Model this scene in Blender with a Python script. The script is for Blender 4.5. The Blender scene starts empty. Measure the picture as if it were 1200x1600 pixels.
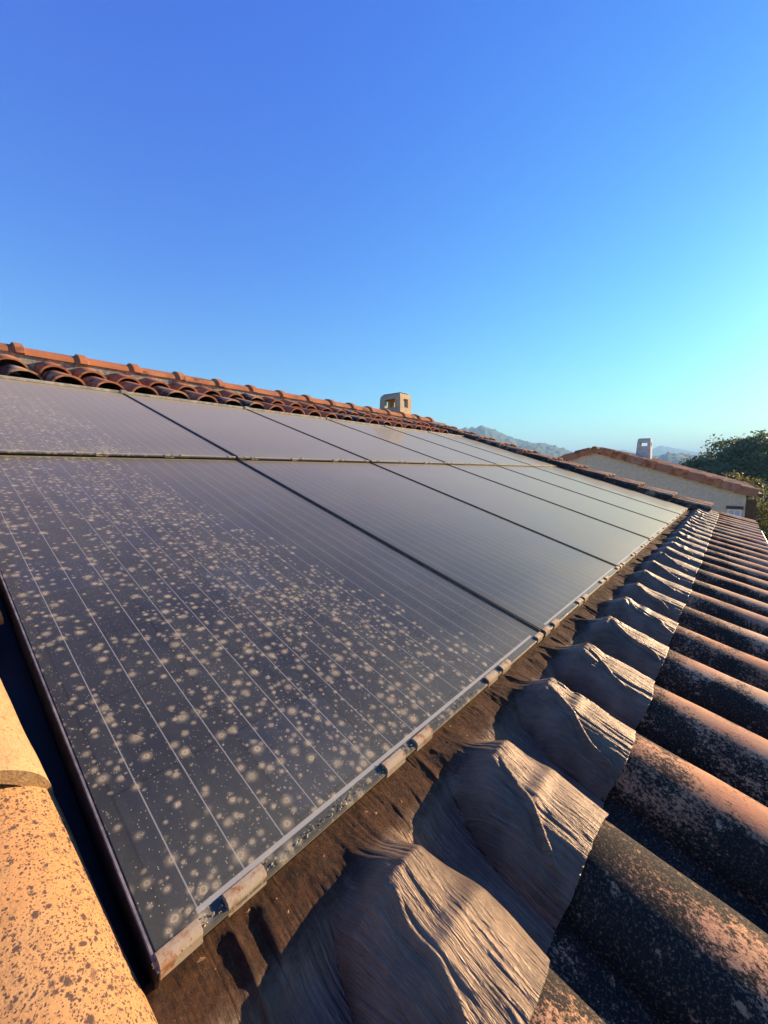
import bpy, bmesh, math, random
import numpy as np
from mathutils import Matrix, Vector
random.seed(7)
rng = np.random.default_rng(11)
S = bpy.context.scene
COL = S.collection
R_ = math.radians

# ------------------------------------------------------------------ camera
PITCH = R_(17.5)                       # roof pitch
RF = Matrix.Rotation(PITCH, 4, 'X')    # roof frame: x along the eave, y up the slope, z off the roof
cam_d = bpy.data.cameras.new('camera')
cam = bpy.data.objects.new('camera', cam_d); COL.objects.link(cam)
S.camera = cam
cam_d.sensor_fit = 'HORIZONTAL'; cam_d.sensor_width = 36.0
cam_d.lens = 637.997 / 1200 * 36
cam_d.clip_start = 0.02; cam_d.clip_end = 20000
Rp = np.array([[0.64553644, -0.72694108, 0.23417808], [-0.07657391, -0.36668511, -0.92718847], [0.759881, 0.58060202, -0.29237332]])
M3 = Matrix(((Rp[0][0], -Rp[1][0], -Rp[2][0]), (Rp[0][1], -Rp[1][1], -Rp[2][1]), (Rp[0][2], -Rp[1][2], -Rp[2][2])))
CAMP = Vector((-0.11281, -0.21760, 0.53225))
cam.matrix_world = RF @ (Matrix.Translation(CAMP) @ M3.to_4x4())

# ------------------------------------------------------------------ light
SUN_AZ, SUN_EL = R_(-21), R_(17.5)       # azimuth counted from +X towards +Y
sdir = Vector((math.cos(SUN_EL) * math.cos(SUN_AZ), math.cos(SUN_EL) * math.sin(SUN_AZ), math.sin(SUN_EL)))
sun_d = bpy.data.lights.new('sun', 'SUN'); sun_d.energy = 5.0; sun_d.angle = R_(0.55); sun_d.color = (1.0, 0.75, 0.47)
sun = bpy.data.objects.new('sun', sun_d); COL.objects.link(sun)
sun.rotation_euler = sdir.to_track_quat('Z', 'Y').to_euler()
sun.location = (8, -4, 6)
W = bpy.data.worlds.new('World'); S.world = W; W.use_nodes = True
wn = W.node_tree.nodes; wl = W.node_tree.links
bg = wn['Background']; bg.inputs[1].default_value = 0.05
sky = wn.new('ShaderNodeTexSky'); sky.sky_type = 'NISHITA'; sky.sun_disc = False
sky.sun_elevation = SUN_EL; sky.sun_rotation = math.pi / 2 - SUN_AZ
sky.altitude = 100; sky.air_density = 1.5; sky.dust_density = 0.3; sky.ozone_density = 6.0
sp_ = wn.new('ShaderNodeSeparateColor'); cb_ = wn.new('ShaderNodeCombineColor')
wl.new(sky.outputs[0], sp_.inputs[0])
for ch, (g, pivot, p) in enumerate(((0.60, 2.0, 1.68), (0.89, 2.0, 1.48), (1.92, 2.45, 0.56))):   # the photograph's deep, saturated blue
    m1 = wn.new('ShaderNodeMath'); m1.operation = 'MULTIPLY'; m1.inputs[1].default_value = 1 / pivot
    m2 = wn.new('ShaderNodeMath'); m2.operation = 'POWER'; m2.inputs[1].default_value = p
    m3 = wn.new('ShaderNodeMath'); m3.operation = 'MULTIPLY'; m3.inputs[1].default_value = pivot * g
    wl.new(sp_.outputs[ch], m1.inputs[0]); wl.new(m1.outputs[0], m2.inputs[0]); wl.new(m2.outputs[0], m3.inputs[0]); wl.new(m3.outputs[0], cb_.inputs[ch])
wl.new(cb_.outputs[0], bg.inputs[0])
S.view_settings.view_transform = 'Standard'; S.view_settings.look = 'None'
S.view_settings.exposure = 1.72; S.view_settings.gamma = 1.0
S.cycles.max_bounces = 6; S.cycles.volume_bounces = 0
S.cycles.use_denoising = True

# ------------------------------------------------------------------ helpers
def tag(o, label=None, cat=None, group=None, kind=None):
    if label: o['label'] = label
    if cat: o['category'] = cat
    if group: o['group'] = group
    if kind: o['kind'] = kind
    return o

def link(name, mesh, parent=None, mat=None, local=None):
    o = bpy.data.objects.new(name, mesh); COL.objects.link(o)
    if mat is not None and mesh is not None:
        mesh.materials.clear(); mesh.materials.append(mat)
    if parent is not None: o.parent = parent
    if local is not None: o.matrix_local = local
    return o

def empty(name, matrix):
    o = bpy.data.objects.new(name, None); COL.objects.link(o)
    o.empty_display_size = 0.1; o.matrix_world = matrix
    return o

def mesh_np(name, verts, faces, smooth=True):
    me = bpy.data.meshes.new(name)
    verts = np.asarray(verts, np.float32); faces = np.asarray(faces, np.int32)
    k = faces.shape[1]
    me.vertices.add(len(verts)); me.vertices.foreach_set('co', verts.ravel())
    me.loops.add(faces.size); me.loops.foreach_set('vertex_index', faces.ravel())
    me.polygons.add(len(faces)); me.polygons.foreach_set('loop_start', np.arange(0, faces.size, k, dtype=np.int32))
    me.polygons.foreach_set('use_smooth', np.full(len(faces), smooth))
    me.update(calc_edges=True); me.validate()
    return me

class MB:
    """collects boxes, prisms and tubes into one mesh"""
    def __init__(s): s.bm = bmesh.new()
    def box(s, x0, x1, y0, y1, z0, z1, bev=0.0):
        r = bmesh.ops.create_cube(s.bm, size=1)
        vs = r['verts']
        for v in vs:
            v.co = Vector(((x0 + x1) / 2 + v.co.x * (x1 - x0), (y0 + y1) / 2 + v.co.y * (y1 - y0), (z0 + z1) / 2 + v.co.z * (z1 - z0)))
        if bev > 0:
            es = list({e for v in vs for e in v.link_edges})
            bmesh.ops.bevel(s.bm, geom=es, offset=bev, segments=2, affect='EDGES')
        return s
    def prism(s, pts, axis, a, b):
        """polygon pts in the two other axes, extruded along axis from a to b"""
        def mk(p, t):
            return {'x': (t, p[0], p[1]), 'y': (p[0], t, p[1]), 'z': (p[0], p[1], t)}[axis]
        A = [s.bm.verts.new(mk(p, a)) for p in pts]; B = [s.bm.verts.new(mk(p, b)) for p in pts]
        n = len(pts)
        s.bm.faces.new(A); s.bm.faces.new(B[::-1])
        for i in range(n): s.bm.faces.new((A[i], B[i], B[(i + 1) % n], A[(i + 1) % n]))
        return s
    def tube(s, pts, r, seg=8):
        rings = []
        for i, p in enumerate(pts):
            p = Vector(p); q = Vector(pts[min(i + 1, len(pts) - 1)]) - Vector(pts[max(i - 1, 0)])
            q.normalize(); a = q.orthogonal().normalized(); b = q.cross(a)
            rr = r[i] if isinstance(r, (list, tuple)) else r
            rings.append([s.bm.verts.new(p + a * math.cos(t) * rr + b * math.sin(t) * rr) for t in [2 * math.pi * k / seg for k in range(seg)]])
        for A, B in zip(rings, rings[1:]):
            for k in range(seg): s.bm.faces.new((A[k], A[(k + 1) % seg], B[(k + 1) % seg], B[k]))
        s.bm.faces.new(rings[0][::-1]); s.bm.faces.new(rings[-1])
        return s
    def mesh(s, name, smooth=False):
        bmesh.ops.recalc_face_normals(s.bm, faces=s.bm.faces)
        me = bpy.data.meshes.new(name); s.bm.to_mesh(me); s.bm.free()
        if smooth:
            for p in me.polygons: p.use_smooth = True
        return me

def hsh(ix, iy, seed):
    n = (ix.astype(np.int64) * 374761393 + iy.astype(np.int64) * 668265263 + seed * 974634777) & 0xffffffff
    n = ((n ^ (n >> 13)) * 1274126177) & 0xffffffff
    return ((n ^ (n >> 16)) & 0xffff) / 65535.0
def vnoise(x, y, seed=0):
    x = np.asarray(x, float); y = np.asarray(y, float); x, y = np.broadcast_arrays(x, y)
    xi = np.floor(x); yi = np.floor(y); fx = x - xi; fy = y - yi
    fx = fx * fx * (3 - 2 * fx); fy = fy * fy * (3 - 2 * fy)
    a = hsh(xi, yi, seed); b = hsh(xi + 1, yi, seed); c = hsh(xi, yi + 1, seed); d = hsh(xi + 1, yi + 1, seed)
    return (a * (1 - fx) + b * fx) * (1 - fy) + (c * (1 - fx) + d * fx) * fy
def fbm(x, y, seed=0, o=4):
    t = 0; A = 0.5
    for i in range(o):
        t = t + A * (vnoise(np.asarray(x) * 2 ** i, np.asarray(y) * 2 ** i, seed + i) - 0.5) * 2; A *= 0.5
    return t
def sstep(a, b, x):
    t = np.clip((x - a) / (b - a), 0, 1); return t * t * (3 - 2 * t)

# ------------------------------------------------------------------ node helper
class N:
    def __init__(s, name):
        s.m = bpy.data.materials.new(name); s.m.use_nodes = True
        s.t = s.m.node_tree; s.b = s.t.nodes['Principled BSDF']; s.out = s.t.nodes['Material Output']
    def n(s, typ, **kw):
        nd = s.t.nodes.new(typ)
        for k, v in kw.items(): setattr(nd, k, v)
        return nd
    def put(s, sock, v):
        if v is None: return
        if isinstance(v, bpy.types.NodeSocket): s.t.links.new(v, sock)
        elif isinstance(v, (tuple, list)) and sock.type == 'RGBA': sock.default_value = (*v[:3], 1)
        else: sock.default_value = v
    def math(s, op, a, b=None, c=None, clamp=False):
        nd = s.n('ShaderNodeMath', operation=op, use_clamp=clamp)
        s.put(nd.inputs[0], a); s.put(nd.inputs[1], b); s.put(nd.inputs[2], c)
        return nd.outputs[0]
    def ss(s, a, b, x, lo=0.0, hi=1.0):
        nd = s.n('ShaderNodeMapRange', interpolation_type='SMOOTHSTEP', clamp=True)
        s.put(nd.inputs[0], x); s.put(nd.inputs[1], a); s.put(nd.inputs[2], b); s.put(nd.inputs[3], lo); s.put(nd.inputs[4], hi)
        return nd.outputs[0]
    def mix(s, f, a, b, blend='MIX'):
        nd = s.n('ShaderNodeMix', data_type='RGBA', blend_type=blend, clamp_factor=True)
        s.put(nd.inputs[0], f); s.put(nd.inputs[6], a); s.put(nd.inputs[7], b)
        return nd.outputs[2]
    def obj(s): return s.n('ShaderNodeTexCoord').outputs['Object']
    def uv(s): return s.n('ShaderNodeTexCoord').outputs['UV']
    def sep(s, v):
        nd = s.n('ShaderNodeSeparateXYZ'); s.put(nd.inputs[0], v); return nd.outputs
    def comb(s, x, y, z=0.0):
        nd = s.n('ShaderNodeCombineXYZ'); s.put(nd.inputs[0], x); s.put(nd.inputs[1], y); s.put(nd.inputs[2], z); return nd.outputs[0]
    def rnd(s): return s.n('ShaderNodeObjectInfo').outputs['Random']
    def shift(s, v, r, k=37.0):
        nd = s.n('ShaderNodeVectorMath', operation='ADD'); s.put(nd.inputs[0], v)
        m = s.math('MULTIPLY', r, k); s.put(nd.inputs[1], s.comb(m, m, m)); return nd.outputs[0]
    def scale(s, v, xyz):
        nd = s.n('ShaderNodeVectorMath', operation='MULTIPLY'); s.put(nd.inputs[0], v); nd.inputs[1].default_value = xyz; return nd.outputs[0]
    def noise(s, v, scale, detail=4, rough=0.55, dist=0.0):
        nd = s.n('ShaderNodeTexNoise'); s.put(nd.inputs['Vector'], v)
        nd.inputs['Scale'].default_value = scale; nd.inputs['Detail'].default_value = detail
        nd.inputs['Roughness'].default_value = rough; nd.inputs['Distortion'].default_value = dist
        return nd.outputs['Fac']
    def voro(s, v, scale, feature='F1', rnd=1.0, dims='3D'):
        nd = s.n('ShaderNodeTexVoronoi', feature=feature, voronoi_dimensions=dims); s.put(nd.inputs['Vector'], v)
        nd.inputs['Scale'].default_value = scale; nd.inputs['Randomness'].default_value = rnd
        return nd.outputs
    def bump(s, h, strength, dist, normal=None):
        nd = s.n('ShaderNodeBump'); s.put(nd.inputs['Height'], h); nd.inputs['Strength'].default_value = strength
        nd.inputs['Distance'].default_value = dist
        if normal is not None: s.put(nd.inputs['Normal'], normal)
        return nd.outputs[0]
    def fin(s, color, rough=0.8, normal=None, spec=0.3, metallic=None):
        s.put(s.b.inputs['Base Color'], color); s.put(s.b.inputs['Roughness'], rough)
        s.put(s.b.inputs['Specular IOR Level'], spec)
        if normal is not None: s.put(s.b.inputs['Normal'], normal)
        if metallic is not None: s.put(s.b.inputs['Metallic'], metallic)
        return s.m

def plain(name, col, rough=0.7, var=0.15, sc=20, spec=0.3, bump=0.0):
    k = N(name); p = k.shift(k.obj(), k.rnd())
    f = k.noise(p, sc, 5); c2 = tuple(x * (1 - var * 2) for x in col); c1 = tuple(min(1, x * (1 + var * 2)) for x in col)
    c = k.mix(k.ss(.3, .7, f), c2, c1)
    return k.fin(c, rough, k.bump(f, 0.4, bump) if bump else None, spec)

# ------------------------------------------------------------------ materials
def tile_mat(name, bases, lichen, spots, lich_col=(0.016, 0.014, 0.012), gain=.92, spot_sc=75):
    k = N(name); r = k.rnd(); o = k.obj(); p = k.shift(o, r); bases = [tuple(x * gain for x in q) for q in bases]
    big = k.noise(p, 5, 4, .6); fine = k.noise(p, 60, 5, .65); grain = k.noise(p, 320, 3, .7)
    c = k.mix(k.ss(.25, .75, r), bases[0], bases[1])
    c = k.mix(k.ss(.35, .68, big), c, bases[2])
    c = k.mix(k.math('MULTIPLY', k.ss(.45, .75, fine), .45), c, tuple(x * 0.55 for x in bases[0]))
    # black lichen crust: broad patches broken up by fine noise
    lv = k.noise(k.shift(o, r, 91.0), 9, 3, .6)
    br = k.noise(k.scale(p, (1, .75, 1)), 190, 6, .82)
    amt = k.math('ADD', k.math('MULTIPLY', lv, .75), k.math('MULTIPLY', br, 1.15))
    amt = k.math('SUBTRACT', amt, k.math('MULTIPLY', k.ss(.064, .098, k.sep(o)[2]), .31))  # lichen thinned towards the crest, which paints in the sunlit band along it
    amt = k.math('ADD', amt, k.math('MULTIPLY', r, .16))
    th = .97 + (.5 - lichen) * .48; lm = k.ss(th - .06, th + .06, amt)
    if lichen > 0:
        fleck = k.noise(p, 300, 4, .8)
        lc = k.mix(k.ss(.52, .66, fleck), lich_col, tuple(x * .30 for x in bases[0]))
        lc = k.mix(k.ss(.60, .68, k.noise(p, 46, 5, .75)), lc, tuple(x * .62 for x in bases[1]))
        c = k.mix(lm, c, lc)
    else: lm = None
    h = k.math('ADD', k.math('MULTIPLY', fine, .6), k.math('MULTIPLY', grain, .4))
    if spots > 0:
        w = k.n('ShaderNodeVectorMath', operation='ADD'); k.put(w.inputs[0], p)
        wn_ = k.noise(p, 160, 2, .6); wv = k.math('MULTIPLY', wn_, .011); k.put(w.inputs[1], k.comb(wv, wv, wv))
        for sc, th, rad in ((spot_sc, .50, .44), (spot_sc * 2.2, .50, .46), (spot_sc * 3.6, .45, .48), (spot_sc * .42, .84, .30)):
            v = k.voro(w.outputs[0], sc)
            rr = k.sep(v['Color'])
            dens = k.math('ADD', rr[0], k.math('MULTIPLY', k.math('SUBTRACT', k.noise(p, 14, 2), .5), .9))
            on = k.ss(th - .02, th + .02, dens)
            rad_v = k.math('MULTIPLY', k.math('ADD', k.math('MULTIPLY', rr[1], .7), .35), rad)
            disc = k.math('SUBTRACT', 1.0, k.ss(-.13, .13, k.math('SUBTRACT', v['Distance'], rad_v)))
            m = k.math('MULTIPLY', k.math('MULTIPLY', disc, on), spots)
            c = k.mix(m, c, (0.085, 0.05, 0.038))
    return k.fin(c, .92, k.bump(h, .8, .0022), .2)

M = {}
M['tile_dark'] = tile_mat('weathered_tile', ((.60, .31, .155), (.63, .40, .24), (.47, .20, .10)), .64, 0)
M['tile_black'] = tile_mat('lichen_tile', ((.63, .39, .21), (.62, .33, .17), (.46, .22, .12)), .66, 0)
M['tile_red'] = tile_mat('terracotta_tile', ((.44, .16, .075), (.50, .21, .10), (.33, .12, .06)), .16, 0, gain=.95)
M['tile_ridge'] = tile_mat('ridge_terracotta', ((.58, .21, .085), (.60, .26, .12), (.46, .17, .08)), .08, 0, gain=.72)
M['tile_speck'] = tile_mat('speckled_tile', ((.64, .37, .16), (.64, .40, .17), (.62, .30, .115)), 0, 1.0, gain=.68, spot_sc=125)
M['tile_clean'] = tile_mat('pale_tile', ((.62, .41, .19), (.62, .38, .17), (.56, .30, .13)), 0, .35, gain=.66, spot_sc=160)
M['tile_far'] = tile_mat('neighbour_tile', ((.50, .22, .13), (.55, .28, .18), (.40, .17, .10)), .05, 0, gain=.8)
M['tile_verge'] = plain('verge_terracotta', (.33, .125, .06), .9, .28, 7)
M['mortar'] = plain('mortar', (.30, .275, .25), .95, .2, 40, .1, .004)
M['deck'] = plain('roof_underlay', (.02, .016, .013), .9)
M['black_metal'] = plain('black_metal', (.012, .012, .013), .45, .1, 30)
M['rubber'] = plain('black_gasket', (.010, .010, .011), .55, .1, 60)
M['frame'] = plain('black_frame', (.014, .013, .013), .5, .2, 50, .4)
M['trim'] = plain('anodised_trim', (.16, .14, .13), .45, .2, 50, .5)
M['strip'] = plain('cream_metal', (.38, .34, .27), .5, .15, 25, .4)
M['zinc'] = plain('gutter_cream', (.36, .31, .24), .5, .12, 12, .4)
M['render_wall'] = plain('grey_render', (.56, .46, .35), .95, .05, 14, .1, .002)
M['pot'] = plain('grey_pot', (.47, .49, .43), .95, .06, 9, .1)
M['cream_wall'] = plain('cream_render', (.55, .47, .36), .95, .05, 14, .1, .002)
M['wood'] = plain('brown_wood', (.10, .055, .03), .8, .2, 30)
M['white'] = plain('white_paint', (.75, .76, .78), .5, .03, 10)
M['bark'] = plain('bark', (.07, .05, .035), .9, .3, 14)

k = N('chimney_render'); p = k.obj(); f = k.noise(p, 9, 5, .65); g = k.noise(p, 45, 4, .7)
c = k.mix(k.ss(.35, .65, f), (.64, .52, .37), (.54, .42, .28))
c = k.mix(k.ss(.58, .66, g), c, (.10, .075, .05))
c = k.mix(k.math('MULTIPLY', k.ss(.15, .40, k.math('ADD', k.sep(p)[2], k.math('MULTIPLY', k.math('SUBTRACT', g, .5), .5))), .5), c, (.40, .30, .17))
M['chimney'] = k.fin(c, .95, k.bump(g, .5, .004), .1)

# rusty clips
k = N('rusty_clip'); p = k.shift(k.obj(), k.rnd()); f = k.noise(p, 55, 5, .65); g = k.noise(p, 240, 3, .7)
c = k.mix(k.ss(.48, .66, f), (.34, .26, .17), (.26, .10, .03)); c = k.mix(k.ss(.60, .70, g), c, (.13, .06, .03))
M['clip'] = k.fin(c, .8, k.bump(g, .4, .0008), .3)

M['clip_grey'] = plain('weathered_clip', (.22, .19, .15), .7, .3, 60)

# flashing: crinkled coated lead, brown dirt washed down from the glass edge
k = N('crinkled_flashing'); uvs = k.sep(k.uv()); s_, v_ = uvs[0], uvs[1]
o = k.obj()
warp = k.noise(o, 30, 3, .6)
sx = k.math('ADD', s_, k.math('MULTIPLY', warp, .005))
q = k.comb(k.math('MULTIPLY', sx, 1.0), k.math('MULTIPLY', v_, .085), 0.0)
pl1 = k.noise(q, 240, 3, .6, .15); pl2 = k.noise(q, 620, 2, .6, .1); gr = k.noise(o, 420, 3, .7)
big = k.noise(o, 16, 4, .6)
base = k.mix(k.ss(.3, .7, big), (.120, .080, .054), (.215, .146, .097))
base = k.mix(k.math('MULTIPLY', k.ss(.52, .72, pl1), .5), base, (.27, .195, .135))
dv = k.math('ADD', v_, k.math('MULTIPLY', k.math('SUBTRACT', k.noise(o, 60, 5, .7), .5), .05))
dirt = k.ss(-.092, -.050, dv)
dc = k.mix(k.ss(.35, .65, k.noise(o, 130, 5, .7)), (.036, .014, .006), (.085, .034, .013))
dc = k.mix(k.ss(.50, .68, k.noise(o, 44, 5, .75)), dc, (.022, .012, .008)); dc = k.mix(k.math('MULTIPLY', k.ss(.50, .66, pl1), .30), dc, (.13, .062, .025))
dc = k.mix(k.ss(.66, .72, k.noise(o, 330, 3, .7)), dc, (.22, .13, .06))
base = k.mix(k.math('MULTIPLY', dirt, .92), base, dc)
h = k.math('ADD', k.math('MULTIPLY', k.math('ADD', k.math('MULTIPLY', pl1, .6), k.math('MULTIPLY', pl2, .3)), k.math('MULTIPLY_ADD', dirt, -.5, 1.0)), k.math('MULTIPLY', gr, .1))
h = k.math('ADD', h, k.math('MULTIPLY', k.math('MULTIPLY', dirt, k.noise(o, 240, 6, .85)), .85))
M['flash'] = k.fin(base, k.ss(0, 1, dirt, .50, .95), k.bump(h, 1.0, .0070), .25, k.math('MULTIPLY_ADD', dirt, -.35, .35))

# solar glass; object space: x across the panel, y up the slope, metres
def glass_mat(name, spot):
    k = N(name); o = k.obj(); x, y, z = k.sep(o); r = k.rnd(); po = k.shift(o, r, 13.0)
    def band(val, c, hw, soft):      # 1 inside |val-c|<hw
        return k.math('SUBTRACT', 1.0, k.ss(hw - soft, hw + soft, k.math('ABSOLUTE', k.math('SUBTRACT', val, c))))
    fx = k.math('FRACT', k.math('DIVIDE', k.math('SUBTRACT', x, .0165), .0525))
    bus = band(fx, .5, .013, .007)
    cgx = band(k.math('FRACT', k.math('DIVIDE', k.math('SUBTRACT', x, .0165), .1575)), .0, .012, .006)
    cgx2 = band(k.math('FRACT', k.math('DIVIDE', k.math('SUBTRACT', x, .0165), .1575)), 1.0, .012, .006)
    fy_ = k.math('FRACT', k.math('DIVIDE', k.math('SUBTRACT', y, .018), .1575))
    cgy = band(fy_, .0, .010, .005); cgy2 = band(fy_, 1.0, .010, .005)
    gap = k.math('MAXIMUM', k.math('MAXIMUM', cgx, cgx2), k.math('MAXIMUM', cgy, cgy2))
    inx = k.math('MULTIPLY', k.ss(.0145, .0165, x), k.ss(.9615, .9635, x, 1.0, 0.0))
    iny = k.math('MULTIPLY', k.ss(.014, .016, y), k.ss(1.593, 1.595, y, 1.0, 0.0))
    cell = k.math('MULTIPLY', inx, iny)
    busx = k.math('MULTIPLY', k.ss(.040, .042, x), k.ss(.936, .938, x, 1.0, 0.0))
    bus = k.math('MULTIPLY', bus, k.math('MULTIPLY', busx, k.math('MULTIPLY', k.ss(.008, .010, y), k.ss(1.60, 1.602, y, 1.0, 0.0))))
    rib = k.math('MULTIPLY', busx, k.math('MAXIMUM', band(y, .0085, .0030, .0006), band(y, 1.602, .0028, .0006)))
    fing = k.math('MULTIPLY_ADD', k.math('SINE', k.math('MULTIPLY', y, 2 * math.pi / .0024)), .5, .5)
    # per-cell tone
    cellid = k.n('ShaderNodeTexWhiteNoise', noise_dimensions='3D')
    k.put(cellid.inputs['Vector'], k.comb(k.math('FLOOR', k.math('DIVIDE', k.math('SUBTRACT', x, .0165), .1575)), k.math('FLOOR', k.math('DIVIDE', k.math('SUBTRACT', y, .018), .1575)), r))
    cc = k.mix(k.math('POWER', cellid.outputs['Value'], 5.0), (.0085, .0105, .0165), (.010, .0155, .034))
    cc = k.mix(k.math('MULTIPLY', fing, .24), cc, (.052, .057, .062))
    c = k.mix(cell, (.013, .014, .016), cc)
    c = k.mix(k.math('MULTIPLY', gap, cell), c, (.005, .006, .010))
    c = k.mix(bus, c, (.20, .195, .19)); c = k.mix(rib, c, (.27, .26, .24))
    # dust film
    d1 = k.noise(po, 3.2, 5, .6); d2 = k.noise(po, 42, 5, .7); d3 = k.noise(po, 400, 2, .6)
    streak = k.noise(k.scale(po, (1, .06, 1)), 30, 3, .6)
    edge = k.ss(.0, .20, k.math('ADD', y, k.math('MULTIPLY', k.math('SUBTRACT', d2, .5), .14)), 1.0, 0.0)
    dust = k.math('ADD', k.math('MULTIPLY', k.ss(.25, .75, d1), .10), k.math('MULTIPLY', edge, .13))
    dust = k.math('ADD', dust, k.math('MULTIPLY', k.ss(.4, .7, streak), .05))
    dust = k.math('MULTIPLY', k.math('MULTIPLY_ADD', dust, .62, .012), k.math('MULTIPLY_ADD', d3, .9, .55))
    speck = k.voro(k.scale(po, (1, .7, 1)), 430)
    sp = k.math('MULTIPLY', k.ss(.16, .30, speck['Distance'], 1.0, 0.0), k.ss(.80, .84, k.sep(speck['Color'])[0]))
    dust = k.math('ADD', dust, k.math('MULTIPLY', sp, .75 if spot else .15))
    lich = k.math('MULTIPLY', k.ss(.62, .70, k.noise(po, 170, 4, .7)), k.ss(-.008, .016, k.math('ADD', y, k.math('MULTIPLY', k.math('SUBTRACT', d1, .5), .05)), 1.0, 0.0))
    dust = k.math('MAXIMUM', dust, k.math('MULTIPLY', lich, .75))
    c = k.mix(dust, c, (.34, .325, .22))
    grime = dust
    if spot:
        if spot == 1: region = k.math('MULTIPLY', k.ss(.60, .98, k.math('ADD', x, k.math('MULTIPLY', y, .18)), 1.0, 0.0), k.math('MAXIMUM', k.ss(.06, .42, k.math('SUBTRACT', x, k.math('MULTIPLY', y, .05)), .96, 1.04), k.ss(.7, 1.3, y, .88, 1.0)))
        else: region = k.math('MULTIPLY', k.ss(.42, .86, k.math('ADD', x, k.math('MULTIPLY', y, .15)), 1.0, 0.0), k.ss(1.0, 1.5, y, 1.0, 0.0))
        cl = k.noise(po, 6.5, 3, .6)
        w = k.n('ShaderNodeVectorMath', operation='ADD'); k.put(w.inputs[0], o)
        wv = k.math('MULTIPLY', k.math('SUBTRACT', k.noise(o, 190, 2, .6), .5), .0026); wv2 = k.math('MULTIPLY', k.math('SUBTRACT', k.noise(po, 190, 2, .6), .5), .0026)
        k.put(w.inputs[1], k.comb(wv, wv2, 0.0))
        tot = None; core_t = None
        for sc, th, rad in ((37, .40, .47), (56, .47, .43), (125, .88, .38)):
            flat = k.scale(w.outputs[0], (1, 1, 0))
            v = k.voro(flat, sc, dims='2D'); q3 = k.sep(v['Color'])
            pres = k.math('ADD', q3[0], k.math('ADD', k.math('MULTIPLY', k.math('SUBTRACT', cl, .5), 1.3), k.math('MULTIPLY', k.math('SUBTRACT', region, 1.0), 1.4)))
            on = k.ss(th - .02, th + .02, pres)
            rv = k.math('MULTIPLY', k.math('MULTIPLY_ADD', q3[1], .65, .40), rad)
            nd = k.math('DIVIDE', v['Distance'], rv)
            halo = k.math('MULTIPLY', k.math('POWER', k.ss(.05, 1.15, nd, 1.0, 0.0), 1.5), .50)
            halo = k.math('MULTIPLY', halo, k.math('MULTIPLY', k.math('MULTIPLY_ADD', d2, 1.3, .35), k.math('MULTIPLY_ADD', q3[1], .5, .75)))
            ring = k.math('SUBTRACT', 1.0, k.ss(.0, .13, k.math('ABSOLUTE', k.math('SUBTRACT', nd, .27))))
            core = k.math('MULTIPLY', ring, k.math('MULTIPLY', k.math('POWER', q3[2], 1.3), .42))
            halo = k.math('MULTIPLY', halo, k.ss(.02, .24, nd, k.math('MULTIPLY_ADD', q3[2], .5, .5), 1.0)); dot = k.math('MULTIPLY', k.ss(.10, .2, nd, 1.0, 0.0), .15)
            m = k.math('MULTIPLY', k.math('MAXIMUM', k.math('ADD', halo, core), dot), on)
            tot = m if tot is None else k.math('MAXIMUM', tot, m)
        c = k.mix(k.math('MINIMUM', tot, .85), c, (.40, .325, .21))
        grime = k.math('MAXIMUM', dust, tot)
    b = k.b
    k.fin(c, k.math('MULTIPLY_ADD', dust, .4, .36), None, .22)
    coat = k.math('SUBTRACT', .27, k.math('MULTIPLY', grime, .4), clamp=True)
    k.put(b.inputs['Coat Weight'], coat); k.put(b.inputs['Coat Roughness'], k.math('MULTIPLY_ADD', dust, .45, .05))
    b.inputs['Coat IOR'].default_value = 1.42
    b.inputs['Sheen Weight'].default_value = .46; b.inputs['Sheen Roughness'].default_value = .30; b.inputs['Sheen Tint'].default_value = (1.0, .80, .52, 1)
    return k.m
M['glass'] = glass_mat('solar_glass', 0)
M['glass_spot'] = glass_mat('spotted_solar_glass', 1)
M['glass_spot_up'] = glass_mat('partly_spotted_solar_glass', 2)

k = N('grass_ground'); o = k.obj(); a = k.noise(o, .35, 5, .6); b_ = k.noise(o, 9, 5, .7)
c = k.mix(k.ss(.35, .65, a), (.075, .105, .03), (.14, .15, .05)); c = k.mix(k.math('MULTIPLY', k.ss(.5, .7, b_), .6), c, (.04, .06, .018))
M['grass'] = k.fin(c, .95, k.bump(b_, .6, .06), .1)
k = N('wooded_hill'); o = k.obj(); a = k.noise(o, .012, 5, .65); b_ = k.noise(o, .11, 4, .7)
c = k.mix(k.ss(.4, .62, a), (.06, .09, .06), (.11, .13, .09)); c = k.mix(k.ss(.45, .65, b_), c, (.035, .055, .04))
M['hill'] = k.fin(c, .95, None, .1)
def leaf_mat(name, c1, c2, c3):
    k = N(name); o = k.obj(); a = k.noise(o, 1.1, 3, .6); b_ = k.noise(o, 14, 2, .6)
    c = k.mix(k.ss(.4, .62, a), c1, c2); c = k.mix(k.ss(.5, .68, b_), c, c3)
    k.fin(c, .6, None, .25)
    tr = k.n('ShaderNodeBsdfTranslucent'); k.put(tr.inputs[0], c)
    mx = k.n('ShaderNodeMixShader'); mx.inputs[0].default_value = .42
    k.t.links.new(k.b.outputs[0], mx.inputs[1]); k.t.links.new(tr.outputs[0], mx.inputs[2]); k.t.links.new(mx.outputs[0], k.out.inputs[0])
    return k.m
M['leaf_dark'] = leaf_mat('evergreen_leaf', (.085, .12, .055), (.13, .165, .08), (.19, .21, .11))
M['leaf_olive'] = leaf_mat('olive_leaf', (.12, .12, .035), (.17, .145, .045), (.08, .085, .025))

# ------------------------------------------------------------------ ground and hills
GZ = -2.95
bm = bmesh.new(); bmesh.ops.create_circle(bm, cap_ends=True, segments=96, radius=4600)
me = bpy.data.meshes.new('ground'); bm.to_mesh(me); bm.free()
g = link('ground', me, None, M['grass']); g.location = (0, 0, GZ); tag(g, kind='structure')

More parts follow.
